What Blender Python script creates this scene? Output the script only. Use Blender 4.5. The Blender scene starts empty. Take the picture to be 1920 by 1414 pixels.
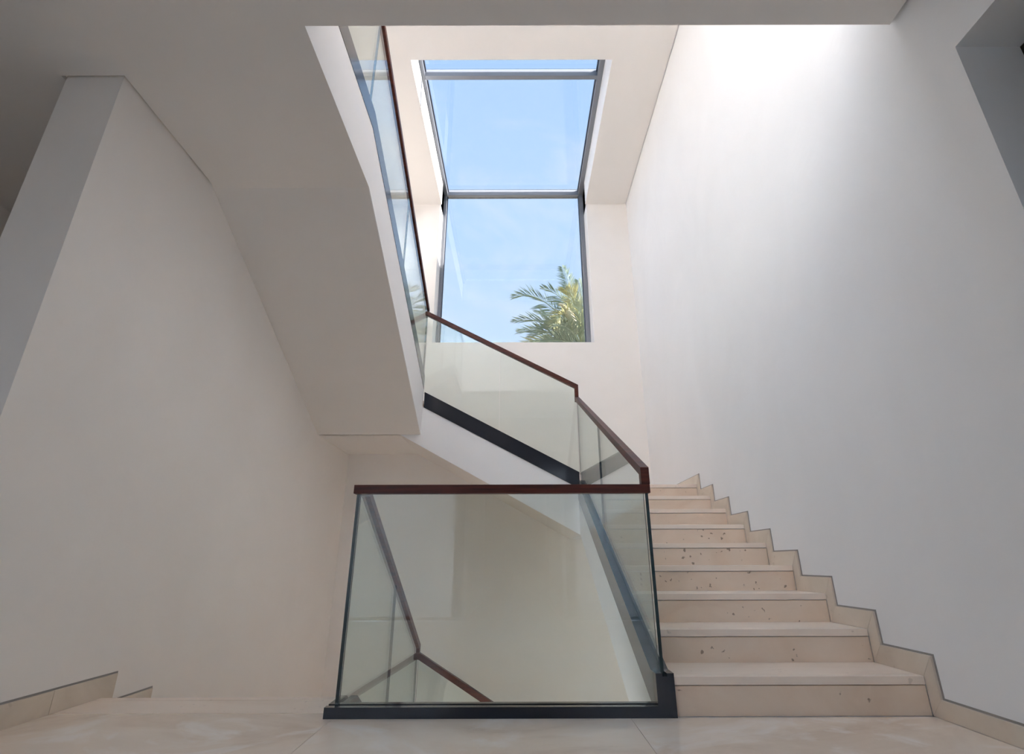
import bpy, bmesh, math, random
from mathutils import Vector, Matrix
random.seed(7)
SC = bpy.context.scene
COL = SC.collection

# ------------------------------------------------------------------ camera
F_PX, PITCH, YAW, ROLL, CAM_H, CX = 945.80, 0.3524, -0.0004, -0.0027, 0.7059, 971.525
fwd = Vector((-math.sin(YAW)*math.cos(PITCH), math.cos(YAW)*math.cos(PITCH), math.sin(PITCH)))
rt = Vector((math.cos(YAW), math.sin(YAW), 0)); up = rt.cross(fwd)
r2 = math.cos(ROLL)*rt + math.sin(ROLL)*up
u2 = -math.sin(ROLL)*rt + math.cos(ROLL)*up
cd = bpy.data.cameras.new('camera'); cam = bpy.data.objects.new('camera', cd); COL.objects.link(cam)
cam.matrix_world = Matrix(((r2.x, u2.x, -fwd.x, 0), (r2.y, u2.y, -fwd.y, 0), (r2.z, u2.z, -fwd.z, CAM_H), (0, 0, 0, 1)))
cd.sensor_width = 36; cd.lens = F_PX/1920*36; cd.shift_x = -(CX-960)/1920
cd.clip_start = 0.02; cd.clip_end = 500
SC.camera = cam

# ------------------------------------------------------------------ colour management, light
SC.view_settings.view_transform = 'Standard'; SC.view_settings.look = 'None'
SC.view_settings.gamma = 1; SC.view_settings.use_curve_mapping = False
SC.view_settings.exposure = 1.85
SC.cycles.use_denoising = True
try: SC.cycles.denoiser = 'OPENIMAGEDENOISE'
except Exception: pass
SC.cycles.max_bounces = 24; SC.cycles.diffuse_bounces = 16; SC.cycles.glossy_bounces = 8
SC.cycles.transparent_max_bounces = 24; SC.cycles.transmission_bounces = 8
SC.cycles.sample_clamp_indirect = 8
SC.cycles.caustics_reflective = False; SC.cycles.caustics_refractive = False

SKY_STRENGTH = 4.2
SUN_STRENGTH = 50.0
w = bpy.data.worlds.new('sky'); SC.world = w; w.use_nodes = True
nt = w.node_tree; nt.nodes.clear()
def N(t, ty, **kw):
    n = t.nodes.new(ty)
    for k, v in kw.items():
        if k in n.inputs.keys(): n.inputs[k].default_value = v
        else: setattr(n, k, v)
    return n
out = N(nt, 'ShaderNodeOutputWorld'); bg = N(nt, 'ShaderNodeBackground'); bg.inputs['Strength'].default_value = SKY_STRENGTH
tc = N(nt, 'ShaderNodeTexCoord'); sep = N(nt, 'ShaderNodeSeparateXYZ')
nt.links.new(tc.outputs['Generated'], sep.inputs[0])
cr = N(nt, 'ShaderNodeValToRGB'); el = cr.color_ramp.elements
el[0].position = 0.0; el[0].color = (0.90, 0.96, 1.04, 1)
el[1].position = 0.95; el[1].color = (0.40, 0.62, 0.98, 1)
e = el.new(0.22); e.color = (0.72, 0.86, 1.04, 1)
e = el.new(0.38); e.color = (0.60, 0.79, 1.02, 1)
e = el.new(0.7); e.color = (0.47, 0.70, 1.03, 1)
nt.links.new(sep.outputs['Z'], cr.inputs[0])
mp = N(nt, 'ShaderNodeMapping'); mp.inputs['Scale'].default_value = (1.2, 1.0, 2.6); mp.inputs['Location'].default_value = (0.35, 0.2, 0.1)
nt.links.new(tc.outputs['Generated'], mp.inputs[0])
cn = N(nt, 'ShaderNodeTexNoise', Scale=2.6, Detail=7.0, Roughness=0.62, Distortion=0.6)
nt.links.new(mp.outputs[0], cn.inputs['Vector'])
cm = N(nt, 'ShaderNodeMapRange'); cm.inputs['From Min'].default_value = 0.47; cm.inputs['From Max'].default_value = 0.78; cm.inputs['To Max'].default_value = 0.75
nt.links.new(cn.outputs['Fac'], cm.inputs['Value'])
mx = N(nt, 'ShaderNodeMixRGB'); mx.inputs['Color2'].default_value = (0.88, 0.93, 1.0, 1)
nt.links.new(cm.outputs[0], mx.inputs['Fac']); nt.links.new(cr.outputs[0], mx.inputs['Color1'])
nt.links.new(mx.outputs[0], bg.inputs['Color']); nt.links.new(bg.outputs[0], out.inputs[0])

sd = bpy.data.lights.new('sun', 'SUN'); sd.energy = SUN_STRENGTH; sd.angle = 0.02; sd.color = (1.0, 0.955, 0.915)
sun = bpy.data.objects.new('sun', sd); COL.objects.link(sun)
SUN_DIR = Vector((-1.0, 0.06, -0.66)).normalized()
sun.rotation_euler = SUN_DIR.to_track_quat('-Z', 'Y').to_euler(); sun.location = (12, -2, 14)

def portal(name, loc, rot, sx, sy):
    d = bpy.data.lights.new(name, 'AREA'); d.shape = 'RECTANGLE'; d.size = sx; d.size_y = sy
    d.cycles.is_portal = True
    o = bpy.data.objects.new(name, d); o.location = loc; o.rotation_euler = rot; COL.objects.link(o)
portal('skylight_portal', (-0.08, 6.55, 7.9), (0, 0, 0), 2.9, 3.6)
for _x, _z in ((-1.72, 1.5), (1.27, 1.5)):
    portal('rear_window_portal', (_x, -1.7, _z), (math.radians(90), 0, 0), 1.4, 3.1)
portal("added_roof_light_portal", (-1.35, .55, 7.9), (0, 0, 0), 2.5, 3.7)
portal('window_portal', (-0.08, 8.4, 6.0), (math.radians(-90), 0, 0), 2.9, 3.9)

# ------------------------------------------------------------------ materials
def mat(name):
    m = bpy.data.materials.new(name); m.use_nodes = True
    t = m.node_tree; b = t.nodes['Principled BSDF']
    return m, t, b
def coords(t, scale=(1, 1, 1), rot=(0, 0, 0), loc=(0, 0, 0)):
    g = N(t, 'ShaderNodeNewGeometry'); mpn = N(t, 'ShaderNodeMapping')
    mpn.inputs['Scale'].default_value = scale; mpn.inputs['Rotation'].default_value = rot; mpn.inputs['Location'].default_value = loc
    t.links.new(g.outputs['Position'], mpn.inputs[0]); return mpn.outputs[0]
def ramp(t, src, stops):
    c = N(t, 'ShaderNodeValToRGB'); el = c.color_ramp.elements
    el[0].position, el[0].color = stops[0][0], (*stops[0][1], 1)
    el[1].position, el[1].color = stops[-1][0], (*stops[-1][1], 1)
    for p, col in stops[1:-1]:
        q = el.new(p); q.color = (*col, 1)
    t.links.new(src, c.inputs[0]); return c.outputs[0]
def bump(t, b, src, strength, dist=0.01):
    n = N(t, 'ShaderNodeBump'); n.inputs['Strength'].default_value = strength; n.inputs['Distance'].default_value = dist
    t.links.new(src, n.inputs['Height']); t.links.new(n.outputs[0], b.inputs['Normal'])
def simple(name, col, rough=0.5, spec=0.5, metal=0.0):
    m, t, b = mat(name); b.inputs['Base Color'].default_value = (*col, 1); b.inputs['Roughness'].default_value = rough
    b.inputs['Specular IOR Level'].default_value = spec; b.inputs['Metallic'].default_value = metal
    return m

def plaster(name, c0, c1, streak=False):
    m, t, b = mat(name)
    n1 = N(t, 'ShaderNodeTexNoise', Scale=1.1, Detail=5.0, Roughness=0.55, Distortion=0.8)
    t.links.new(coords(t, (1, 1, 0.55) if streak else (1, 1, 1)), n1.inputs['Vector'])
    t.links.new(ramp(t, n1.outputs['Fac'], [(0.3, c0), (0.72, c1)]), b.inputs['Base Color'])
    n2 = N(t, 'ShaderNodeTexNoise', Scale=2.6, Detail=3.0, Roughness=0.5, Distortion=0.5)
    t.links.new(coords(t, (1, .8, .75), (.6, 0, 0)), n2.inputs['Vector'])
    bump(t, b, n2.outputs['Fac'], 0.8 if streak else 0.15, 0.014)
    b.inputs['Roughness'].default_value = 0.62; b.inputs['Specular IOR Level'].default_value = 0.25
    return m
M_WALL = plaster('warm_white_plaster', (0.85, 0.815, 0.78), (0.88, 0.85, 0.82))
M_RWALL = plaster('trowelled_white_plaster', (0.825, 0.828, 0.835), (0.865, 0.870, 0.878), True)
M_CEIL = plaster('ceiling_plaster', (0.82, 0.79, 0.755), (0.84, 0.81, 0.78))
M_FASC = plaster('white_fascia_plaster', (0.85, 0.84, 0.84), (0.875, 0.865, 0.865))
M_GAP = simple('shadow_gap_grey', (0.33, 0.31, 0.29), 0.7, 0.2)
M_CONC = simple('screed_grey', (0.5, 0.48, 0.45), 0.9, 0.1)

def stone(name, c_lo, c_mid, c_hi, rough, pits, scale=1.6, vein=None):
    m, t, b = mat(name)
    oi = N(t, 'ShaderNodeObjectInfo')
    g = N(t, 'ShaderNodeNewGeometry'); off = N(t, 'ShaderNodeVectorMath', operation='SCALE'); off.inputs['Scale'].default_value = 13.0
    cmb = N(t, 'ShaderNodeCombineXYZ'); t.links.new(oi.outputs['Random'], cmb.inputs[0]); t.links.new(oi.outputs['Random'], cmb.inputs[2])
    t.links.new(cmb.outputs[0], off.inputs[0])
    ad = N(t, 'ShaderNodeVectorMath', operation='ADD'); t.links.new(g.outputs['Position'], ad.inputs[0]); t.links.new(off.outputs[0], ad.inputs[1])
    mpn = N(t, 'ShaderNodeMapping'); mpn.inputs['Scale'].default_value = (1, 1.25, 1.6); t.links.new(ad.outputs[0], mpn.inputs[0])
    n1 = N(t, 'ShaderNodeTexNoise', Scale=scale, Detail=8.0, Roughness=0.58, Distortion=1.1); t.links.new(mpn.outputs[0], n1.inputs['Vector'])
    col = ramp(t, n1.outputs['Fac'], [(0.28, c_lo), (0.48, c_mid), (0.72, c_hi)])
    if vein:
        n3 = N(t, 'ShaderNodeTexNoise', Scale=1.3, Detail=6.0, Roughness=0.55, Distortion=2.2); t.links.new(mpn.outputs[0], n3.inputs['Vector'])
        vm = N(t, 'ShaderNodeMapRange'); vm.inputs['From Min'].default_value = 0.53; vm.inputs['From Max'].default_value = 0.66; vm.inputs['To Max'].default_value = 0.7
        t.links.new(n3.outputs['Fac'], vm.inputs['Value'])
        mv = N(t, 'ShaderNodeMixRGB'); mv.inputs['Color2'].default_value = (*vein, 1)
        t.links.new(vm.outputs[0], mv.inputs['Fac']); t.links.new(col, mv.inputs['Color1']); col = mv.outputs[0]
    if pits:
        mp2 = N(t, 'ShaderNodeMapping'); mp2.inputs['Scale'].default_value = (1.0, 1.0, 1.0); t.links.new(ad.outputs[0], mp2.inputs[0])
        nd = N(t, 'ShaderNodeTexNoise', Scale=30.0, Detail=3.0); t.links.new(mp2.outputs[0], nd.inputs['Vector'])
        wv = N(t, 'ShaderNodeVectorMath', operation='MULTIPLY_ADD'); wv.inputs[1].default_value = (0.05, 0.05, 0.05)
        t.links.new(nd.outputs['Color'], wv.inputs[0]); t.links.new(mp2.outputs[0], wv.inputs[2])
        v = N(t, 'ShaderNodeTexVoronoi', Scale=19.0); t.links.new(wv.outputs[0], v.inputs['Vector'])
        cl = N(t, 'ShaderNodeTexNoise', Scale=4.0, Detail=2.0); t.links.new(mp2.outputs[0], cl.inputs['Vector'])
        th = N(t, 'ShaderNodeMapRange'); th.inputs['From Min'].default_value = 0.44; th.inputs['From Max'].default_value = 0.70; th.inputs['To Min'].default_value = 0.0; th.inputs['To Max'].default_value = 0.26
        t.links.new(cl.outputs['Fac'], th.inputs['Value'])
        lt = N(t, 'ShaderNodeMath', operation='SUBTRACT'); t.links.new(th.outputs[0], lt.inputs[0]); t.links.new(v.outputs['Distance'], lt.inputs[1])
        sm = N(t, 'ShaderNodeMapRange'); sm.inputs['From Min'].default_value = 0.0; sm.inputs['From Max'].default_value = 0.06
        sm.inputs['To Max'].default_value = pits
        t.links.new(lt.outputs[0], sm.inputs['Value'])
        mp_ = N(t, 'ShaderNodeMixRGB'); mp_.inputs['Color2'].default_value = (0.16, 0.10, 0.06, 1)
        t.links.new(sm.outputs[0], mp_.inputs['Fac']); t.links.new(col, mp_.inputs['Color1']); col = mp_.outputs[0]
    t.links.new(col, b.inputs['Base Color'])
    b.inputs['Roughness'].default_value = rough
    return m
M_RISER = stone('pitted_travertine', (0.68, 0.52, 0.40), (0.76, 0.61, 0.48), (0.82, 0.69, 0.57), 0.45, 0.75, 1.5)
M_TREAD = stone('honed_cream_stone', (0.80, 0.665, 0.56), (0.85, 0.73, 0.625), (0.88, 0.78, 0.69), 0.30, 0.25, 1.5)
M_SKIRT = stone('cream_skirting_stone', (0.60, 0.51, 0.42), (0.68, 0.59, 0.49), (0.75, 0.66, 0.56), 0.35, 0.15, 1.3)
M_FLOOR = stone('polished_cream_marble', (0.60, 0.48, 0.38), (0.80, 0.69, 0.58), (0.86, 0.78, 0.69), 0.20, 0.0, 1.1, vein=(0.88, 0.84, 0.80))

def wood():
    m, t, b = mat('dark_mahogany')
    n = N(t, 'ShaderNodeTexNoise', Scale=3.0, Detail=8.0, Roughness=0.6, Distortion=0.3)
    t.links.new(coords(t, (1.2, 3, 22)), n.inputs['Vector'])
    t.links.new(ramp(t, n.outputs['Fac'], [(0.3, (0.045, 0.010, 0.006)), (0.5, (0.085, 0.018, 0.010)), (0.75, (0.13, 0.028, 0.014))]), b.inputs['Base Color'])
    b.inputs['Roughness'].default_value = 0.38; b.inputs['Specular IOR Level'].default_value = 0.25
    bump(t, b, n.outputs['Fac'], 0.06, 0.002)
    return m
M_WOOD = wood()
M_METAL = simple('black_lacquered_metal', (0.016, 0.018, 0.026), 0.20, 0.25)
_b = M_METAL.node_tree.nodes['Principled BSDF']
_b.inputs['Coat Weight'].default_value = 0.7; _b.inputs['Coat IOR'].default_value = 1.4; _b.inputs['Coat Roughness'].default_value = 0.10
M_RUBBER = simple('black_glazing_gasket', (0.006, 0.007, 0.009), 0.6, 0.3)
M_FRAME = simple('grey_window_metal', (0.22, 0.235, 0.265), 0.38, 0.5)
M_GASKET = simple('dark_blue_grey_gasket', (0.05, 0.06, 0.09), 0.4, 0.5)
M_EDGE = simple('dark_green_glass_edge', (0.002, 0.016, 0.016), 0.12, 0.5)
M_UNLIT = simple('unlit_room_plaster', (0.19, 0.16, 0.13), 0.8, 0.2)  # shade of the unlit rooms put into the wall colour
M_TERR = simple('pale_terrace_stone', (0.66, 0.63, 0.58), 0.8, 0.2)
M_GROUND = simple('sandy_ground', (0.42, 0.36, 0.28), 0.95, 0.1)

def glass(name, tint):
    m = bpy.data.materials.new(name); m.use_nodes = True; t = m.node_tree; t.nodes.clear()
    o = N(t, 'ShaderNodeOutputMaterial'); mix = N(t, 'ShaderNodeMixShader')
    tr = N(t, 'ShaderNodeBsdfTransparent'); tr.inputs[0].default_value = (*tint, 1)
    gl = N(t, 'ShaderNodeBsdfGlossy'); gl.inputs['Roughness'].default_value = 0.0; gl.inputs['Color'].default_value = (1, 1, 1, 1)
    g = N(t, 'ShaderNodeNewGeometry'); d = N(t, 'ShaderNodeVectorMath', operation='DOT_PRODUCT')
    t.links.new(g.outputs['Incoming'], d.inputs[0]); t.links.new(g.outputs['Normal'], d.inputs[1])
    a = N(t, 'ShaderNodeMath', operation='ABSOLUTE'); t.links.new(d.outputs['Value'], a.inputs[0])
    s = N(t, 'ShaderNodeMath', operation='SUBTRACT'); s.inputs[0].default_value = 1.0; t.links.new(a.outputs[0], s.inputs[1])
    p = N(t, 'ShaderNodeMath', operation='POWER'); p.inputs[1].default_value = 5.0; t.links.new(s.outputs[0], p.inputs[0])
    q = N(t, 'ShaderNodeMath', operation='MULTIPLY_ADD'); q.inputs[1].default_value = 0.957; q.inputs[2].default_value = 0.043
    t.links.new(p.outputs[0], q.inputs[0]); t.links.new(q.outputs[0], mix.inputs[0])
    t.links.new(tr.outputs[0], mix.inputs[1]); t.links.new(gl.outputs[0], mix.inputs[2]); t.links.new(mix.outputs[0], o.inputs[0])
    return m
M_GLASS = glass('green_tinted_balustrade_glass', (0.875, 0.91, 0.892))
M_PANE = glass('clear_window_glass', (0.985, 0.99, 0.99))
M_DIMGLASS2 = glass('mild_dimming_glass', (0.72, 0.72, 0.72))  # tint made up to hold back light from the added roof light
M_DIMGLASS3 = glass('rear_window_dimming_glass', (0.42, 0.42, 0.42))  # tint made up to cut daylight from the rear bays
M_DIMGLASS = glass('sky_dimming_glass', (0.264, 0.265, 0.267))  # tint made up to darken the overbright sky seen through the window

# ------------------------------------------------------------------ object helpers
def wloc(o):
    v = Vector((0, 0, 0))
    while o is not None:
        v = v + o.location; o = o.parent
    return v
def thing(name, label, cat, loc=(0, 0, 0), group=None, kind=None):
    o = bpy.data.objects.new(name, None); COL.objects.link(o); o.location = loc; o.empty_display_size = 0.1
    if label: o['label'] = label
    if cat: o['category'] = cat
    if group: o['group'] = group
    if kind: o['kind'] = kind
    return o
def mk(name, bm, mats, parent=None, bevel=0.0, smooth=False, **props):
    bmesh.ops.recalc_face_normals(bm, faces=bm.faces[:])
    if bevel:
        eds = [e for e in bm.edges if len(e.link_faces) == 2 and e.calc_face_angle(0) > 0.3]
        bmesh.ops.bevel(bm, geom=eds, offset=bevel, segments=1, affect='EDGES', profile=0.5)
    base = wloc(parent) if parent else Vector((0, 0, 0))
    # origin at the middle of the bottom of the piece
    xs = [v.co for v in bm.verts]
    lo = Vector([min(c[i] for c in xs) for i in range(3)]); hi = Vector([max(c[i] for c in xs) for i in range(3)])
    org = Vector(((lo.x+hi.x)/2, (lo.y+hi.y)/2, lo.z))
    for v in bm.verts: v.co -= org
    me = bpy.data.meshes.new(name); bm.to_mesh(me); bm.free()
    if not isinstance(mats, (list, tuple)): mats = [mats]
    for m in mats: me.materials.append(m)
    if smooth:
        for p in me.polygons: p.use_smooth = True
    o = bpy.data.objects.new(name, me); COL.objects.link(o)
    o.location = org - base
    if parent: o.parent = parent
    for k, v in props.items(): o[k] = v
    return o
def box(bm, x0, x1, y0, y1, z0, z1):
    v = [bm.verts.new((x, y, z)) for x in (x0, x1) for y in (y0, y1) for z in (z0, z1)]
    for f in ((0, 1, 3, 2), (4, 6, 7, 5), (0, 4, 5, 1), (2, 3, 7, 6), (0, 2, 6, 4), (1, 5, 7, 3)):
        bm.faces.new([v[i] for i in f])
def prism(bm, pts, axis, a, b):
    """pts: 2D polygon in the plane across the axis (x: (y,z)  y: (x,z)  z: (x,y))"""
    def P(p, s):
        return {'x': (s, p[0], p[1]), 'y': (p[0], s, p[1]), 'z': (p[0], p[1], s)}[axis]
    A = [bm.verts.new(P(p, a)) for p in pts]; B = [bm.verts.new(P(p, b)) for p in pts]
    bm.faces.new(A); bm.faces.new(list(reversed(B)))
    n = len(pts)
    for i in range(n): bm.faces.new((A[i], B[i], B[(i+1) % n], A[(i+1) % n]))
def B_(*a):
    bm = bmesh.new()
    for q in (a if isinstance(a[0], (tuple, list)) else [a]): box(bm, *q)
    return bm
def P_(pts, axis, a, b):
    bm = bmesh.new(); prism(bm, pts, axis, a, b); return bm
def struct(name, bm, m, bevel=0.0, parent=None):
    o = mk(name, bm, m, parent, bevel)
    if not parent: o['kind'] = 'structure'
    return o

# ------------------------------------------------------------------ key dimensions
XR, XL, XP = 2.03, -2.35, -2.69          # right wall, left wall, far side of the left wall
YB1, YB2 = 6.95, 7.75                     # lower and upper back walls
YREAR, XCORR = -1.37, -4.18
ZC, ZT = 3.426, 7.0                       # ceiling over the hall, top ceiling
ZLOW = -4.08
G = 0.018
XC = -1.145                               # edge of the upper slab
NA = [2.88 + 0.3615*k for k in range(9)]; RA = 0.17
NA[0] = 2.872

# ------------------------------------------------------------------ room shell
DOOR_Y, DOOR_Z = 1.667, 2.943
struct('wall_right', B_((XR, XR+.3, DOOR_Y, 8.2, ZLOW, 7.6), (XR, XR+.3, YREAR, DOOR_Y, DOOR_Z, 7.6), (XR, XR+.3, YREAR, 0.55, ZLOW, DOOR_Z), (XR, XR+.3, 0.55, DOOR_Y, ZLOW, -0.02)), M_RWALL)
struct('wall_left', B_((XP, XL, 2.21, 8.2, ZLOW, 7.6)), M_WALL)
bm = P_([(XL-.3, ZLOW), (XR, ZLOW), (XR, 0.99), (0.679, 0.99), (-1.389, 2.121), (XL-.3, 2.121)], 'y', YB1, 8.2)
struct('wall_back_lower', bm, M_WALL)
WX0, WX1, WZ0 = -1.445, 1.287, 4.176
bm = B_((XL-.3, XR+.3, YB2, 8.2, 0.98, WZ0), (XL-.3, WX0, YB2, 8.2, WZ0, 7.6), (WX1, XR+.3, YB2, 8.2, WZ0, 7.6))
struct('wall_back_upper', bm, M_WALL)
RW = ((-2.75, -0.69), (0.59, 1.95))      # two window bays behind the photographer, level with the hall
_b = [(XCORR-.3, RW[0][0]), (RW[1][1], XR+.3)]
bm = B_(*[(x0, x1, YREAR-.2, YREAR, ZLOW, 7.6) for x0, x1 in _b])
for x0, x1 in RW:
    for z0, z1 in ((ZLOW, -.02), (3.0, 7.6)): box(bm, x0, x1, YREAR-.2, YREAR, z0, z1)
box(bm, -.69, .59, YREAR-.2, YREAR, 2.35, 7.6); box(bm, -.69, .59, YREAR-.2, YREAR, ZLOW, -.02)
struct('wall_rear', bm, M_WALL)
struct('wall_corridor', B_((XCORR-.3, XCORR, YREAR, 7.2, ZLOW, 7.6), (XCORR, XP, 7.0, 7.2, ZLOW, 7.6)), M_WALL)
# passage behind the photographer and the side room beyond the right-hand opening
struct('wall_passage', B_((-0.89, -0.69, -5.0, YREAR-.2, -.02, 2.6), (0.59, 0.79, -5.0, YREAR-.2, -.02, 2.6), (-0.89, 0.79, -5.2, -5.0, -.02, 2.6), (-0.89, 0.79, -5.0, YREAR-.2, 2.6, 2.8)), M_UNLIT)
struct('floor_passage', B_((-0.95, 0.85, -5.0, YREAR, -.2, 0)), M_FLOOR)
struct('wall_side_room', B_((4.6, 4.8, YREAR, 3.0, -.2, 3.6), (XR+.3, 4.8, 2.8, 3.0, -.2, 3.6), (XR+.3, 4.8, YREAR-.2, YREAR, -.2, 3.6)), M_UNLIT)
struct('ceiling_side_room', B_((XR+.3, 4.8, YREAR, 3.0, 3.3, 3.6)), M_UNLIT)
struct('floor_side_room', B_((XR, 4.8, YREAR, 3.0, -.2, 0)), M_FLOOR)

# ceiling over the hall with its recessed shadow gap, and the slab above
bm = P_([(XCORR, YREAR), (XR-G, YREAR), (XR-G, 1.90), (XC, 1.90), (XC, 3.15), (XL+G, 3.15), (XL+G, 2.21-G), (XP-G, 2.21-G), (XP-G, 7.0), (XCORR, 7.0)], 'z', ZC, ZC+.025)
struct('ceiling', bm, M_CEIL)
bm = P_([(XCORR, YREAR), (XR, YREAR), (XR, 1.90), (XC, 1.90), (XC, 3.10), (XL, 3.10), (XL, 2.21), (XP, 2.21), (XP, 7.0), (XCORR, 7.0)], 'z', ZC+.025, 4.0)
struct('floor_upper', bm, M_CEIL)
# top ceiling with the roof light opening
SX0, SX1, SY0 = -1.42, 1.27, 4.855
HX0, HX1, HY0, HY1 = -2.6, -0.4, -1.2, 2.3   # second roof light, added out of view to brighten hall and stairwell
bm = P_([(XCORR, HY1), (XR-G, HY1), (XR-G, YB2), (SX1, YB2), (SX1, SY0), (SX0, SY0), (SX0, YB2), (XCORR, YB2)], 'z', ZT, ZT+.02)
box(bm, XCORR, XR-G, YREAR, HY0, ZT, ZT+.02); box(bm, XCORR, HX0, HY0, HY1, ZT, ZT+.02); box(bm, HX1, XR-G, HY0, HY1, ZT, ZT+.02)
struct('ceiling_top', bm, M_CEIL)
bm = P_([(XCORR-.3, HY1), (XR+.3, HY1), (XR+.3, 8.2), (WX1, 8.2), (WX1, YB2), (SX1, YB2), (SX1, SY0), (SX0, SY0), (SX0, YB2), (WX0, YB2), (WX0, 8.2), (XCORR-.3, 8.2)], 'z', ZT+.02, 7.6)
box(bm, XCORR-.3, XR+.3, YREAR-.2, HY0, ZT+.02, 7.6); box(bm, XCORR-.3, HX0, HY0, HY1, ZT+.02, 7.6); box(bm, HX1, XR+.3, HY0, HY1, ZT+.02, 7.6)
struct('roof_slab', bm, M_FASC)

# ------------------------------------------------------------------ hall floor
fl = mk('floor', B_((XCORR, XR, YREAR, 2.86, -.65, -.022), (XCORR, -.93, 2.86, 3.22, -.65, -.022), (XCORR, XP, 3.2, 7.0, -.65, -.022)), M_CONC, kind='structure')
rows = [(-1.37, .25), (.25, 1.15), (1.15, 2.05), (2.05, 2.951)]
cols = [(XCORR, -2.34), (-2.34, -.90), (-.90, .54), (.54, 2.016)]
g = 0.0009
for i, (y0, y1) in enumerate(rows):
    for j, (x0, x1) in enumerate(cols):
        yy = y1
        if j >= 2 and i == 3: yy = 2.86
        mk('tile', B_((x0+g, x1-g, y0+g, yy-g, -.022, 0)), M_FLOOR, fl, bevel=0.0006)
# corridor behind the left wall
for y0, y1 in ((2.951, 4.3), (4.3, 5.65), (5.65, 7.0)):
    mk('tile', B_((XCORR+g, XP-g, y0+g, y1-g, -.022, 0)), M_FLOOR, fl, bevel=0.0006)

def tread_profile(n, z, back, th=0.036, s=1):
    """profile across a tread: n = nosing position, running back in direction s, thin groove behind the nosing"""
    g0, g1 = 0.052, 0.056
    return [(n, z-th), (n, z-.0015), (n+s*.0015, z), (n+s*g0, z), (n+s*g0, z-.002), (n+s*g1, z-.002), (n+s*g1, z), (back, z), (back, z-th)]
mk('nosing', P_([(2.951+g, -.036), (2.951+g, 0), (3.205, 0), (3.205, -.002), (3.209, -.002), (3.209, 0), (3.2685, 0), (3.27, -.0015), (3.27, -.036)], 'x', -2.338, -.944), M_TREAD, fl)

# skirting along the walls
def skirt_piece(name, pts, x0, x1, parent):
    return mk(name, P_(pts, 'x', x0, x1), M_SKIRT, parent, bevel=0.0008)
tr = thing('trim_1', None, None, (XR, 1.0, 0), kind='structure')
SKX0 = XR-.014
YS = [2.795 + 0.3620*k for k in range(9)]; ZS = [0.17*k + 0.10 for k in range(10)]; ZS[0] = 0.083
skirt_piece('skirting', [(DOOR_Y, 0), (2.871, 0), (YS[0], .083), (DOOR_Y, .083)], SKX0, XR, tr)
for k in range(9):
    zk = 0.17*(k+1)
    skirt_piece('skirting', [(NA[k]-.0005, 0.17*k), (NA[k]-.0005, zk), (YS[k], ZS[k+1]), (YS[k], ZS[k])], SKX0, XR, tr)
    nb = NA[k+1] if k < 8 else YB2; yb = YS[k+1] if k < 8 else YB2
    skirt_piece('skirting', [(NA[k]+.0005, zk), (nb-.0005, zk), (yb-.0005, ZS[k+1]), (YS[k]+.0005, ZS[k+1])], SKX0, XR, tr)
# grey strip painting the shadow of the gap between skirting and plaster
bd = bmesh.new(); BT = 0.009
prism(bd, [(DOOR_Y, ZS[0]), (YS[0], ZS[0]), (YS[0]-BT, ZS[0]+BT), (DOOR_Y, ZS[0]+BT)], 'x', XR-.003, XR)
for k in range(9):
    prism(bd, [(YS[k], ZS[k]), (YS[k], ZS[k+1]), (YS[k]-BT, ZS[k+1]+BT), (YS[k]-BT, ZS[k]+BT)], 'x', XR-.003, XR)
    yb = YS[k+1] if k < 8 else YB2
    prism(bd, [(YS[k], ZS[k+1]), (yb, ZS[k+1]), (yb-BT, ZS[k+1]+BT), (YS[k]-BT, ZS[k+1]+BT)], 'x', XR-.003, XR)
mk('shadow_gap_strip', bd, M_GAP, tr, label='grey strip painted as shadow gap along the skirting top')
# left skirting
tl = thing('trim_2', None, None, (XL, 3.0, 0), kind='structure')
LX1 = XL+.012
skirt_piece('skirting', [(2.21, 0), (2.93, 0), (2.93, .106), (2.21, .106)], XL, LX1, tl)
skirt_piece('skirting', [(2.932, 0), (3.27, 0), (3.27, -.17), (3.36, -.06), (3.36, .106), (2.932, .106)], XL, LX1, tl)
for k in range(5):
    y = 3.36+.35*k; z = -.17*k
    skirt_piece('skirting', [(y+.002, z-.17), (y+.352, z-.17), (y+.352, z-.04), (y+.002, z-.04)], XL, LX1, tl)
bd = bmesh.new()  # left strip: shade of the gap drawn as plain grey
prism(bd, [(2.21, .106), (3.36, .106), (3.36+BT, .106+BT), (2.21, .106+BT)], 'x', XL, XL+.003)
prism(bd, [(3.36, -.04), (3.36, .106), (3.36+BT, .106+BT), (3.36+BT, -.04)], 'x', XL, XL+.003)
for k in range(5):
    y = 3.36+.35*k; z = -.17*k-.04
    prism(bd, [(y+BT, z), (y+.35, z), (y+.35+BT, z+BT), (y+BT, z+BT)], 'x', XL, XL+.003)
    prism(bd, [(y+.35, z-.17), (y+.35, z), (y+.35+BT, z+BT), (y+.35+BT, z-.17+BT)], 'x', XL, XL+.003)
mk('shadow_gap_strip', bd, M_GAP, tl, label='grey strip painted as shadow gap along the skirting top')

# ------------------------------------------------------------------ stair flights
def flight_steps(parent, axis, noses, zs, s, end, a, b, names=('tread', 'riser')):
    """axis: extrusion axis; noses: nosing positions; zs: tread heights; s: direction of going up"""
    n = len(noses)
    for k in range(n):
        back = noses[k+1]+s*.012 if k < n-1 else end
        mk('tread', P_(tread_profile(noses[k], zs[k], back, s=s), axis, a, b), M_TREAD, parent, bevel=0.0)
    return
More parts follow.
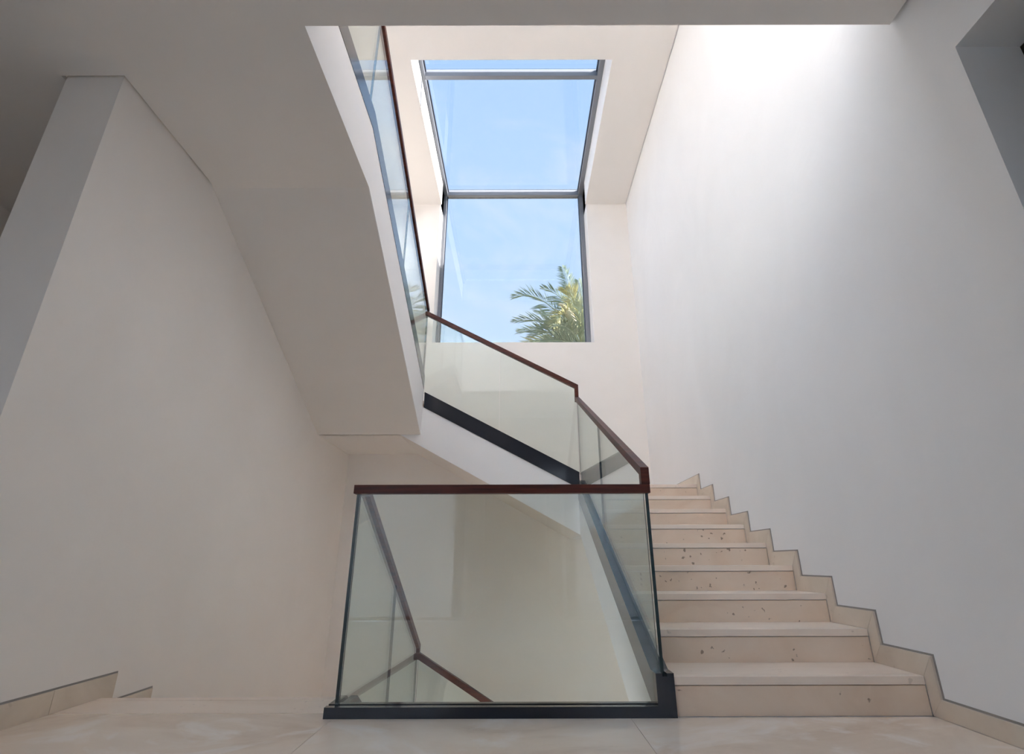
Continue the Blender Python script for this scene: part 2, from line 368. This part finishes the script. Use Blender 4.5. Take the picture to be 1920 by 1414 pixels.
# flight A : up along the right wall
fa = thing('stair_flight', 'cream travertine stair flight of nine steps rising along the right wall', 'stairs', (1.37, 2.88, 0))
X0A = 0.755; X1A = XR-.0145
for k in range(9):
    z = RA*(k+1); n = NA[k]
    back = NA[k+1]+.010 if k < 8 else YB2-.001
    mk('tread', P_(tread_profile(n, z, back), 'x', X0A, X1A), M_TREAD, fa)
    mk('riser', P_([(n+.004, RA*k+.0005), (n+.004, z-.036-.005), (n+.024, z-.036-.005), (n+.024, RA*k+.0005)], 'x', X0A, X1A), M_RISER, fa)
saw = [(2.53, -.655)]
saw += [(2.53, -.66), (2.86, -.66)] and []
pts = [(2.53, -.65), (5.81, .99), (YB1+.8-.001, .99), (YB2-.001, 9*RA-.037)]
for k in range(8, -1, -1):
    pts += [(NA[k]+.022, RA*(k+1)-.037), (NA[k]+.022, RA*k-.037 if k else -.03)]
pts += [(2.862, -.03), (2.862, -.65)]
# split as slab under the steps (bottom plane) in the space right of the fascia
bm = P_(pts, 'x', .6885, XR-.001)
mk('soffit_slab', bm, M_FASC, fa)
# fascia (closed string) seen from the well
pts = [(2.53, -.65), (5.80, .99), (5.80, 1.415), (2.905, .0), (2.862, -.03), (2.53, -.2)]
mk('fascia', P_(pts, 'x', .682, .688), M_FASC, fa)
mk('landing_edge', P_([(5.81, .995), (5.80, 1.39), (YB2-.001, 1.49), (YB2-.001, .995)], 'x', .684, .688), M_FASC, fa)

# flight B : rising to the left below the window
fb = thing('stair_flight', 'white-sided stair flight climbing leftwards below the tall window', 'stairs', (-.2, 6.8, .99))
NB = [0.66 - .361*k for k in range(6)]; NB[5] = XC
ZB = [1.53 + .17*(k+1) for k in range(6)]
for k in range(6):
    n, z = NB[k], ZB[k]
    back = NB[k+1]-.01 if k < 5 else XL+.001
    if k < 5:
        mk('tread', P_(tread_profile(n, z, back, s=-1), 'y', 5.89, YB2-.001), M_TREAD, fb)
    else:
        mk('tread', P_(tread_profile(n, z, XL+.013, s=-1), 'y', 5.83, YB2-.001), M_TREAD, fb)
    mk('riser', P_([(n-.004, z-.17+.0005), (n-.004, z-.041), (n-.024, z-.041), (n-.024, z-.17+.0005)], 'y', 5.89, YB2-.001), M_RISER, fb)
pts = [(0.679, .99), (-1.389, 2.121), (XL+.001, 2.121), (XL+.001, ZB[5]-.037)]
for k in range(5, -1, -1):
    pts += [(NB[k]-.022, ZB[k]-.037), (NB[k]-.022, ZB[k]-.17-.037)]
pts += [(.70, 1.49)]
mk('soffit_slab', P_(pts, 'y', 5.8065, YB2-.001), M_WALL, fb)
# fascia under the metal channel
chB = lambda x: 1.675 + .531*(.70-x)          # top of channel B
mk('fascia', P_([(.6815, .99), (-1.389, 2.121), (-1.389, 2.45), (-1.15, chB(-1.15)-.19), (.6815, chB(.6815)-.19)], 'y', 5.80, 5.806), M_FASC, fb)

# flight C : rising towards the camera at the left
fc = thing('stair_flight', 'upper stair flight at left seen from below, sloping plain soffit with bright white side', 'stairs', (-1.75, 5.8, 2.12))
chC = lambda y: 4.107 - .459*(y-3.074)
mk('fascia', P_([(1.901, ZC+.0002), (3.150, ZC+.0002), (5.79, 2.121), (5.80, 2.121), (5.80, chC(5.8)-.17), (3.064, 3.938), (1.901, 3.938)], 'x', -1.152, XC+.0002), M_FASC, fc)
NC = [5.72 - .33*k for k in range(9)]; ZCt = [2.55 + .163*(k+1) for k in range(9)]
pts = [(3.150, ZC), (5.79, 2.121), (5.83, 2.121), (5.83, 2.51)]
for k in range(9):
    pts += [(NC[k]-.022, ZCt[k]-.163-.037), (NC[k]-.022, ZCt[k]-.037)]
pts += [(3.05, 3.98), (3.05, ZC+.03)]
mk('soffit_slab', P_(pts, 'x', XL+.0005, -1.1525), M_CEIL, fc)
for k in range(9):
    n, z = NC[k], ZCt[k]
    back = NC[k+1]-.01 if k < 8 else 2.9
    mk('tread', P_(tread_profile(n, z, back, s=-1), 'x', XL+.013, -1.21), M_TREAD, fc)
    mk('riser', P_([(n-.004, z-.163+.0005), (n-.004, z-.041), (n-.024, z-.041), (n-.024, z-.163+.0005)], 'x', XL+.013, -1.21), M_RISER, fc)

# flight D : going down at the left
fd = thing('stair_flight', 'stone stair flight going down along the left wall behind the glass', 'stairs', (-1.6, 3.3, -1.4))
ND = [3.27 + .35*k for k in range(6)]
for k in range(5):
    n, z = ND[k+1], -.17*(k+1)
    mk('tread', P_([(n, z-.036), (n, z-.0015), (n-.0015, z), (n-.052, z), (n-.052, z-.002), (n-.056, z-.002), (n-.056, z), (ND[k]-.012, z), (ND[k]-.012, z-.036)], 'x', -2.337, -.93), M_TREAD, fd)
for k in range(6):
    n, z = ND[k], -.17*k
    mk('riser', P_([(n-.004, z-.17+.0005), (n-.004, z-.041), (n-.024, z-.041), (n-.024, z-.17+.0005)], 'x', -2.337, -.93), M_RISER, fd)
mk('tread', B_((-2.349, -.90, ND[5]-.012, YB1-.001, -1.056, -1.02)), M_TREAD, fd)
pts = [(3.2, -.64), (5.0, -1.45), (YB1-.001, -1.45), (YB1-.001, -1.057), (ND[5]-.026, -1.057)]
for k in range(5, 0, -1):
    pts += [(ND[k]-.026, -.17*k-.037), (ND[k-1]-.026, -.17*k-.037)]
pts += [(3.244, -.04), (3.225, -.04), (3.225, -.64)]
mk('soffit_slab', P_(pts, 'x', -2.349, -.94), M_WALL, fd)
mk('fascia', P_([(2.862, -.64), (3.2, -.64), (4.96, -1.45), (4.96, -1.17), (3.10, -.15), (2.95, -.02), (2.862, -.02)], 'x', -.938, -.858), M_FASC, fd)

# flight E : further down to the right
fe = thing('stair_flight', 'lower stair flight descending to the right at the foot of the well', 'stairs', (0, 6.0, -2.4))
NE = [-.87 + .31*k for k in range(6)]
pts = [(-.90, -1.45), (-.90, -1.057)]
for k in range(6):
    z = -1.02-.175*k
    pts += [(NE[k]-.02, z-.037), (NE[k]-.02, z-.175-.037)]
pts += [(.75, -2.1), (.75, -2.5)]
mk('soffit_slab', P_(pts, 'y', 5.06, YB1-.001), M_WALL, fe)
for k in range(5):
    n, z = NE[k+1], -1.02-.175*(k+1)
    mk('tread', B_((NE[k]-.012, n, 5.06, YB1-.001, z-.036, z)), M_TREAD, fe)
mk('tread', B_((NE[5]-.012, XR-.001, 5.06, YB1-.001, -2.07-.036, -2.07)), M_TREAD, fe)
for k in range(6):
    n, z = NE[k], -1.02-.175*k
    mk('riser', B_((n-.02, n-.004, 5.06, YB1-.001, z-.175, z-.04)), M_RISER, fe)
mk('fascia', P_([(-.90, -1.45), (-.90, -1.24), (.75, -2.17), (.75, -2.5)], 'y', 4.985, 5.065), M_FASC, fe)
struct('floor_lower', B_((XL, XR, YREAR, YB1, ZLOW-.2, ZLOW)), M_FLOOR)
struct('wall_lower_front', B_((XCORR, XR, YREAR+.5, YREAR+.7, ZLOW, -.66)), M_WALL)

# ------------------------------------------------------------------ balustrades
def channel(parent, pts, top_idx, axis, a, b, name='base_channel', depth=.014, lip=.033):
    """U channel: two lips at full height and a lowered floor between them"""
    bm = bmesh.new()
    prism(bm, pts, axis, a, a+lip); prism(bm, pts, axis, b-lip, b)
    low = [(p[0], p[1]-depth) if i in top_idx else p for i, p in enumerate(pts)]
    prism(bm, low, axis, a+lip, b-lip)
    o = mk(name, bm, M_METAL, parent, bevel=0.0)
    return o
def pane(parent, pts, axis, a, b):
    bm = P_(pts, axis, a, b)
    bm.normal_update()
    ai = 'xyz'.index(axis)
    for f in bm.faces:
        f.material_index = 0 if abs(f.normal[ai]) > .7 else 1
    return mk('glass_panel', bm, [M_GLASS, M_EDGE], parent)

YF0, YF1, YG = 2.846, 2.947, 2.8965
RZ0, RZ1 = 1.070, 1.118
T = .009
# front balustrade
bf = thing('glass_balustrade', 'front glass balustrade with dark wood handrail across the hall floor edge', 'balustrade', (-.1, YG, 0))
bm = bmesh.new()
box(bm, -.944, .676, YF0, YF0+.036, 0, .048); box(bm, -.944, .676, YF1-.036, YF1, 0, .048); box(bm, -.944, .676, YF0+.036, YF1-.036, 0, .034)
mk('base_channel', bm, M_METAL, bf)
mk('gasket', B_((-.885, .676, YG-.0145, YG-.0095, .034, .045), (-.885, .676, YG+.0095, YG+.0145, .034, .045)), M_RUBBER, bf)
pane(bf, [(-.887, .035), (.705, .035), (.705, 1.072), (-.887, 1.072)], 'y', YG-T, YG+T)
mk('handrail', B_((-.922, .740, YG-.025, YG+.025, RZ0, RZ1)), M_WOOD, bf, bevel=.0015)

# right flight balustrade
ba = thing('glass_balustrade', 'glass balustrade climbing beside the right-hand stone steps', 'balustrade', (.72, 4.3, 0))
chA = lambda y: .19 + .484*(y-2.95)
channel(ba, [(YF0, .0), (YF0, .19), (2.95, .19), (5.845, chA(5.845)), (5.845, chA(5.845)-.205), (2.905, .0)], (1, 2, 3), 'x', .676, .766)
mk('gasket', P_([(2.95, .178), (5.84, chA(5.84)-.012), (5.84, chA(5.84)-.003), (2.95, .187)], 'x', .7295, .7345), M_RUBBER, ba)
raA = lambda y: 1.213 + .465*(y-2.872)
pane(ba, [(YG-T, .18), (2.95, .18), (4.408, chA(4.408)-.012), (4.408, raA(4.408)-.03), (2.93, 1.19), (YG-T, 1.16)], 'x', .712, .729)
pane(ba, [(4.412, chA(4.412)-.012), (5.85, chA(5.85)-.012), (5.85, raA(5.85)-.03), (4.412, raA(4.412)-.03)], 'x', .712, .729)
pts = [(YG-.025, RZ1+.0005), (YG-.025, 1.213), (5.822, raA(5.822)), (5.822, raA(5.822)-.056), (YG+.025, raA(YG+.025)-.056), (YG+.025, RZ1+.0005)]
mk('handrail', P_(pts, 'x', .694, .742), M_WOOD, ba, bevel=.0015)

# back flight balustrade (B)
bb = thing('glass_balustrade', 'glass balustrade with deep black channel slanting up to the left beneath the window', 'balustrade', (-.2, 5.845, 1.5))
channel(bb, [(-1.130, chB(-1.13)), (.700, chB(.70)), (.700, chB(.70)-.19), (-1.130, chB(-1.13)-.195)], (0, 1), 'y', 5.792, 5.89)
raB = lambda x: 2.745 + .533*(.735-x)
pane(bb, [(-1.160, chB(-1.16)-.012), (-.226, chB(-.226)-.012), (-.226, raB(-.226)-.03), (-1.160, raB(-1.16)-.03)], 'y', 5.836, 5.854)
pane(bb, [(-.222, chB(-.222)-.012), (.708, chB(.708)-.012), (.708, raB(.708)-.03), (-.222, raB(-.222)-.03)], 'y', 5.836, 5.854)
pts = [(.735, raA(5.822)-.05), (.735, raB(.735)), (-1.193, raB(-1.193)), (-1.193, raB(-1.193)-.060), (.690, raB(.690)-.060), (.690, raA(5.822)-.05)]
mk('handrail', P_(pts, 'y', 5.8225, 5.870), M_WOOD, bb, bevel=.0015)

# left upper flight balustrade (C)
bc = thing('glass_balustrade', 'upper left glass balustrade with steep dark handrail above the white stair side', 'balustrade', (-1.17, 4.0, 2.6))
channel(bc, [(1.90, 4.107), (3.074, 4.107), (5.80, chC(5.80)), (5.80, chC(5.8)-.172), (3.064, 3.937), (1.90, 3.937)], (0, 1, 2), 'x', -1.215, -1.141, lip=.024)
raC = lambda y: 5.125 - .467*(y-3.05)
pane(bc, [(1.91, 4.045), (3.006, 4.045), (3.006, 5.09), (1.91, 5.09)], 'x', -1.179, -1.161)
pane(bc, [(3.010, 4.045), (4.448, chC(4.448)-.012), (4.448, raC(4.448)-.03), (3.010, 5.09)], 'x', -1.179, -1.161)
pane(bc, [(4.452, chC(4.452)-.012), (5.834, chC(5.834)-.012), (5.834, raC(5.834)-.03), (4.452, raC(4.452)-.03)], 'x', -1.179, -1.161)
zt = raB(-1.193)
pts = [(1.90, 5.125), (3.05, 5.125), (5.870, raC(5.87)), (5.870, zt+.0005), (5.822, zt+.0005), (5.822, raC(5.822)-.056), (3.04, 5.069), (1.90, 5.069)]
mk('handrail', P_(pts, 'x', -1.195, -1.147), M_WOOD, bc, bevel=.0015)

# left descending balustrade (D)
bdn = thing('glass_balustrade', 'glass balustrade sloping down behind the front panel at its left end', 'balustrade', (-.897, 4.0, -1.1))
chD = lambda y: .048 - .545*(y-3.09)
channel(bdn, [(YF1, .0), (YF1, .048), (3.09, .048), (4.99, chD(4.99)), (4.99, chD(4.99)-.2), (3.10, -.15), (YF1, -.02)], (1, 2, 3), 'x', -.944, -.854)
raD = lambda y: 1.118 - .545*(y-3.04)
pane(bdn, [(YG-T, .035), (3.09, .035), (3.978, chD(3.978)-.012), (3.978, raD(3.978)-.03), (3.03, 1.09), (2.93, 1.09), (2.93, 1.072), (YG-T, 1.072)], 'x', -.906, -.888)
pane(bdn, [(3.982, chD(3.982)-.012), (5.0, chD(5.0)-.012), (5.0, raD(5.0)-.03), (3.982, raD(3.982)-.03)], 'x', -.906, -.888)
raE = lambda x: -.035 - .579*(x+.88)
pts = [(YG+.0255, RZ1), (3.04, RZ1), (5.046, raD(5.046)), (5.046, raE(-.872)+.0005), (4.998, raE(-.872)+.0005), (4.998, raD(4.998)-.056), (3.03, RZ0), (YG+.0255, RZ0)]
mk('handrail', P_(pts, 'x', -.921, -.873), M_WOOD, bdn, bevel=.0015)
# lower run (E)
be = thing('glass_balustrade', 'lowest glass balustrade whose handrail drops to the right down in the well', 'balustrade', (-.1, 5.02, -2.2))
chE = lambda x: raE(x)-1.06
channel(be, [(-.86, chE(-.86)), (.70, chE(.70)), (.70, chE(.70)-.2), (-.86, chE(-.86)-.2)], (0, 1), 'y', 4.978, 5.068)
pane(be, [(-.885, chE(-.885)-.012), (.0, chE(0)-.012), (.0, raE(0)-.03), (-.885, raE(-.885)-.03)], 'y', 5.013, 5.031)
pane(be, [(.004, chE(.004)-.012), (.69, chE(.69)-.012), (.69, raE(.69)-.03), (.004, raE(.004)-.03)], 'y', 5.013, 5.031)
pts = [(-.921, raE(-.872)), (-.872, raE(-.872)), (.70, raE(.70)), (.70, raE(.70)-.056), (-.878, raE(-.878)-.056), (-.921, raE(-.878)-.056)]
mk('handrail', P_(pts, 'y', 4.998, 5.046), M_WOOD, be, bevel=.0015)

# ------------------------------------------------------------------ window and roof light
w1 = thing('window_1', 'tall metal-framed window in the back wall', None, (-.08, 8.15, WZ0), kind='structure')
del w1['label']
def fr(parent, *boxes, name='frame', m=None):
    return mk(name, B_(*boxes), m or M_FRAME, parent, bevel=.002)
fr(w1, (WX0, -1.385, 8.10, 8.2, WZ0, 7.50))
fr(w1, (1.205, WX1, 8.10, 8.2, WZ0, 7.50))
fr(w1, (-1.385, 1.205, 8.12, 8.2, WZ0, WZ0+.06))
mk('gasket', B_((-1.3845, -1.373, 8.13, 8.18, WZ0+.06, 7.5), (1.193, 1.2045, 8.13, 8.18, WZ0+.06, 7.5)), M_GASKET, w1)
mk('pane', B_((-1.384, 1.204, 8.150, 8.160, WZ0+.06, 7.53)), M_DIMGLASS, w1)
w2 = thing('window_2', None, None, (-.08, 6.5, 7.5), kind='structure')
FX0, FX1 = -1.4585, 1.2875
fr(w2, (FX0-.03, -1.372, SY0-.1, 8.2, 7.5, 7.62))
fr(w2, (1.195, FX1+.03, SY0-.1, 8.2, 7.5, 7.62))
fr(w2, (-1.3715, 1.1945, 8.09, 8.2, 7.5, 7.64), name='transom')
fr(w2, (-1.3715, 1.1945, 5.493, 5.562, 7.5, 7.64), name='transom')
fr(w2, (-1.3715, 1.1945, SY0-.1, SY0-.02, 7.5, 7.62))
mk('gasket', B_((-1.3715, -1.355, 5.563, 8.089, 7.58, 7.62), (1.178, 1.1945, 5.563, 8.089, 7.58, 7.62), (-1.3715, -1.355, SY0, 5.492, 7.58, 7.62), (1.178, 1.1945, SY0, 5.492, 7.58, 7.62)), M_GASKET, w2)
mk('pane', B_((-1.371, 1.194, 5.57, 8.085, 7.622, 7.632)), M_DIMGLASS, w2)
mk('pane', B_((-1.371, 1.194, SY0-.02, 5.488, 7.622, 7.632)), M_DIMGLASS, w2)

for i, (x0, x1) in enumerate(RW):
    for j, z0 in enumerate((0.0,)):
        wn = thing('window_%d' % (3+i), None, None, ((x0+x1)/2, YREAR-.12, z0), kind='structure')
        z1 = 6.9 if j else 3.0
        fr(wn, (x0, x0+.05, YREAR-.15, YREAR-.07, z0, z1), (x1-.05, x1, YREAR-.15, YREAR-.07, z0, z1), (x0+.05, x1-.05, YREAR-.15, YREAR-.07, z1-.05, z1), (x0+.05, x1-.05, YREAR-.15, YREAR-.07, z0, z0+.04))
        mk('pane', B_((x0+.05, x1-.05, YREAR-.115, YREAR-.105, z0+.04, z1-.05)), M_DIMGLASS2 if j else M_DIMGLASS3, wn)
struct('terrace', B_((XCORR-.3, 9, -12, YREAR-.2, -.3, -.03)), M_TERR)
struct('wall_light_screen', B_((5.5, 5.8, -12, YREAR-.2, -.3, 6.5), (XCORR-.3, 5.5, -6.2, -6, -.3, 3.2)), M_FASC)  # unseen walls added to shade the terrace and even out its reflection

w7 = thing('window_5', None, None, (-1.35, .55, 7.5), kind='structure')  # unseen roof light, added only to brighten the interior
fr(w7, (HX0, HX0+.08, HY0, HY1, 7.5, 7.62), (HX1-.08, HX1, HY0, HY1, 7.5, 7.62), (HX0+.08, HX1-.08, HY0, HY0+.08, 7.5, 7.62), (HX0+.08, HX1-.08, HY1-.08, HY1, 7.5, 7.62), (-1.39, -1.31, HY0+.08, HY1-.08, 7.5, 7.62))
mk('pane', B_((HX0+.08, -1.39, HY0+.08, HY1-.08, 7.6, 7.61), (-1.31, HX1-.08, HY0+.08, HY1-.08, 7.6, 7.61)), M_DIMGLASS2, w7)

# ------------------------------------------------------------------ outside: ground and date palm
struct('ground', B_((-40, 40, 8.6, 70, -4.6, -4.4)), M_GROUND)

def leaf_mat(name, c0, c1):
    m, t, b = mat(name)
    n = N(t, 'ShaderNodeTexNoise', Scale=6.0, Detail=3.0); t.links.new(coords(t), n.inputs['Vector'])
    t.links.new(ramp(t, n.outputs['Fac'], [(0.35, c0), (0.65, c1)]), b.inputs['Base Color'])
    b.inputs['Roughness'].default_value = 0.65; b.inputs['Specular IOR Level'].default_value = 0.2
    return m
M_LEAF = leaf_mat('grey_green_palm_leaf', (0.17, 0.24, 0.16), (0.36, 0.43, 0.30))
M_LEAFY = leaf_mat('yellow_green_palm_leaf', (0.46, 0.45, 0.20), (0.66, 0.61, 0.30))
M_BRACT = simple('cream_palm_spathe', (0.72, 0.62, 0.40), 0.6)
M_BARK = simple('palm_bark', (0.28, 0.20, 0.13), 0.9)

PC = Vector((1.98, 14.0, 6.75))
palm = thing('date_palm', 'date palm crown with feathery grey-green fronds outside the tall window', 'palm tree', (PC.x, PC.y, -4.4))
def bez(p0, p1, p2, t): return p0*(1-t)**2 + p1*2*t*(1-t) + p2*t*t
def frond(tip, lift, m, nl=38, ll=.62, seed=0):
    rnd = random.Random(seed)
    p0 = PC.copy(); p2 = Vector(tip); p1 = (p0+p2)/2 + Vector(lift)
    bm = bmesh.new()
    # rachis: three-sided taper
    K = 12; rings = []
    for i in range(K+1):
        t = i/K; c = bez(p0, p1, p2, t); d = (bez(p0, p1, p2, min(1, t+.01))-bez(p0, p1, p2, max(0, t-.01))).normalized()
        s = d.cross(Vector((0, 0, 1)))
        if s.length < .05: s = d.cross(Vector((0, 1, 0)))
        s.normalize(); n = s.cross(d)
        r = .035*(1-t)+.005
        rings.append([bm.verts.new(c + s*r), bm.verts.new(c - s*r), bm.verts.new(c + n*r)])
    for a, b in zip(rings, rings[1:]):
        for j in range(3): bm.faces.new((a[j], a[(j+1) % 3], b[(j+1) % 3], b[j]))
    for i in range(nl):
        t = .14 + .86*(i+.5)/nl
        c = bez(p0, p1, p2, t); d = (bez(p0, p1, p2, min(1, t+.01))-bez(p0, p1, p2, t-.01)).normalized()
        s = d.cross(Vector((0, 0, 1)))
        if abs(d.z) > .62: s = d.cross(Vector((0, 1, 0)))
        s.normalize(); n = s.cross(d).normalized()
        L = ll*(math.sin(math.pi*min(1, .25+.75*t))**.5)*(1-.25*t)+.10
        for sg in (-1, 1):
            dr = (s*sg*(.8+rnd.uniform(-.1, .1)) + d*(.75+.5*t+rnd.uniform(-.1, .1)) + n*(.35+rnd.uniform(-.25, .25))).normalized()
            l = L*rnd.uniform(.85, 1.1); wv = d.cross(dr).cross(dr).normalized()*.017
            mid = c+dr*l*.45; e = c+dr*l+Vector((0, 0, -.10*l))
            a = bm.verts.new(c); b = bm.verts.new(mid+wv); f = bm.verts.new(e); g_ = bm.verts.new(mid-wv)
            bm.faces.new((a, b, f)); bm.faces.new((a, f, g_))
    return mk('frond', bm, m, palm)
key = [((1.42, 13.9, 9.55), (.10, 0, .55), M_LEAF), ((-.15, 13.9, 8.45), (-.05, -.1, 1.30), M_LEAF), ((-.15, 13.8, 7.55), (.15, -.1, .75), M_LEAF),
       ((.75, 13.6, 8.6), (.35, -.2, .7), M_LEAF), ((1.55, 14.3, 9.1), (.0, .2, .3), M_LEAF), ((1.0, 13.0, 7.0), (.0, -.3, 1.35), M_LEAFY),
       ((1.35, 12.7, 8.0), (.0, -.4, .9), M_LEAFY), ((.55, 13.2, 6.95), (.1, -.2, .8), M_LEAF), ((1.9, 13.8, 9.0), (.1, 0, .4), M_LEAF),
       ((2.5, 14.2, 9.3), (.1, 0, .5), M_LEAF), ((.35, 14.6, 7.4), (.1, .2, .8), M_LEAF), ((.6, 15.2, 8.6), (.1, .2, .6), M_LEAF)]
for i, (tip, lift, m) in enumerate(key): frond(tip, lift, m, seed=i)
for i in range(18):
    a = i*2.399; L = random.uniform(2.0, 2.7); ev = random.uniform(-.35, .9)
    if math.cos(a) < -.45 and ev > .2: ev -= .5
    tip = PC + Vector((math.cos(a)*math.cos(ev)*L, math.sin(a)*math.cos(ev)*L, math.sin(ev)*L))
    frond(tip, (0, 0, .55), M_LEAFY if i % 9 == 0 else M_LEAF, nl=34, seed=50+i)
# trunk with ringed leaf scars
bm = bmesh.new(); rings = []
for i in range(46):
    z = -4.4 + (PC.z+4.35)*i/45; r = .24+(.03 if i % 2 else 0)+.05*max(0, 1-i/6)
    rings.append([bm.verts.new((PC.x+r*math.cos(a*math.pi/6), PC.y+r*math.sin(a*math.pi/6), z)) for a in range(12)])
for a, b in zip(rings, rings[1:]):
    for j in range(12): bm.faces.new((a[j], a[(j+1) % 12], b[(j+1) % 12], b[j]))
bm.faces.new(rings[-1])
mk('trunk', bm, M_BARK, palm)
# cream flower spathe hanging among the fronds
for (p0, p1, p2, r0) in ((Vector((1.75, 13.5, 7.0)), Vector((1.45, 13.2, 7.9)), Vector((1.18, 13.0, 7.75)), .10),):
    bm = bmesh.new(); rings = []
    for i in range(11):
        t = i/10; c = bez(p0, p1, p2, t); r = r0*(.25+1.1*math.sin(math.pi*t**.8))*(1 if i < 10 else .1)
        rings.append([bm.verts.new(c+Vector((math.cos(a*math.pi/4)*r, math.sin(a*math.pi/4)*r*.6, math.sin(a*math.pi/4)*r*.8))) for a in range(8)])
    for a, b in zip(rings, rings[1:]):
        for j in range(8): bm.faces.new((a[j], a[(j+1) % 8], b[(j+1) % 8], b[j]))
    mk('spathe', bm, M_BRACT, palm, smooth=True, label='cream flower spathe')
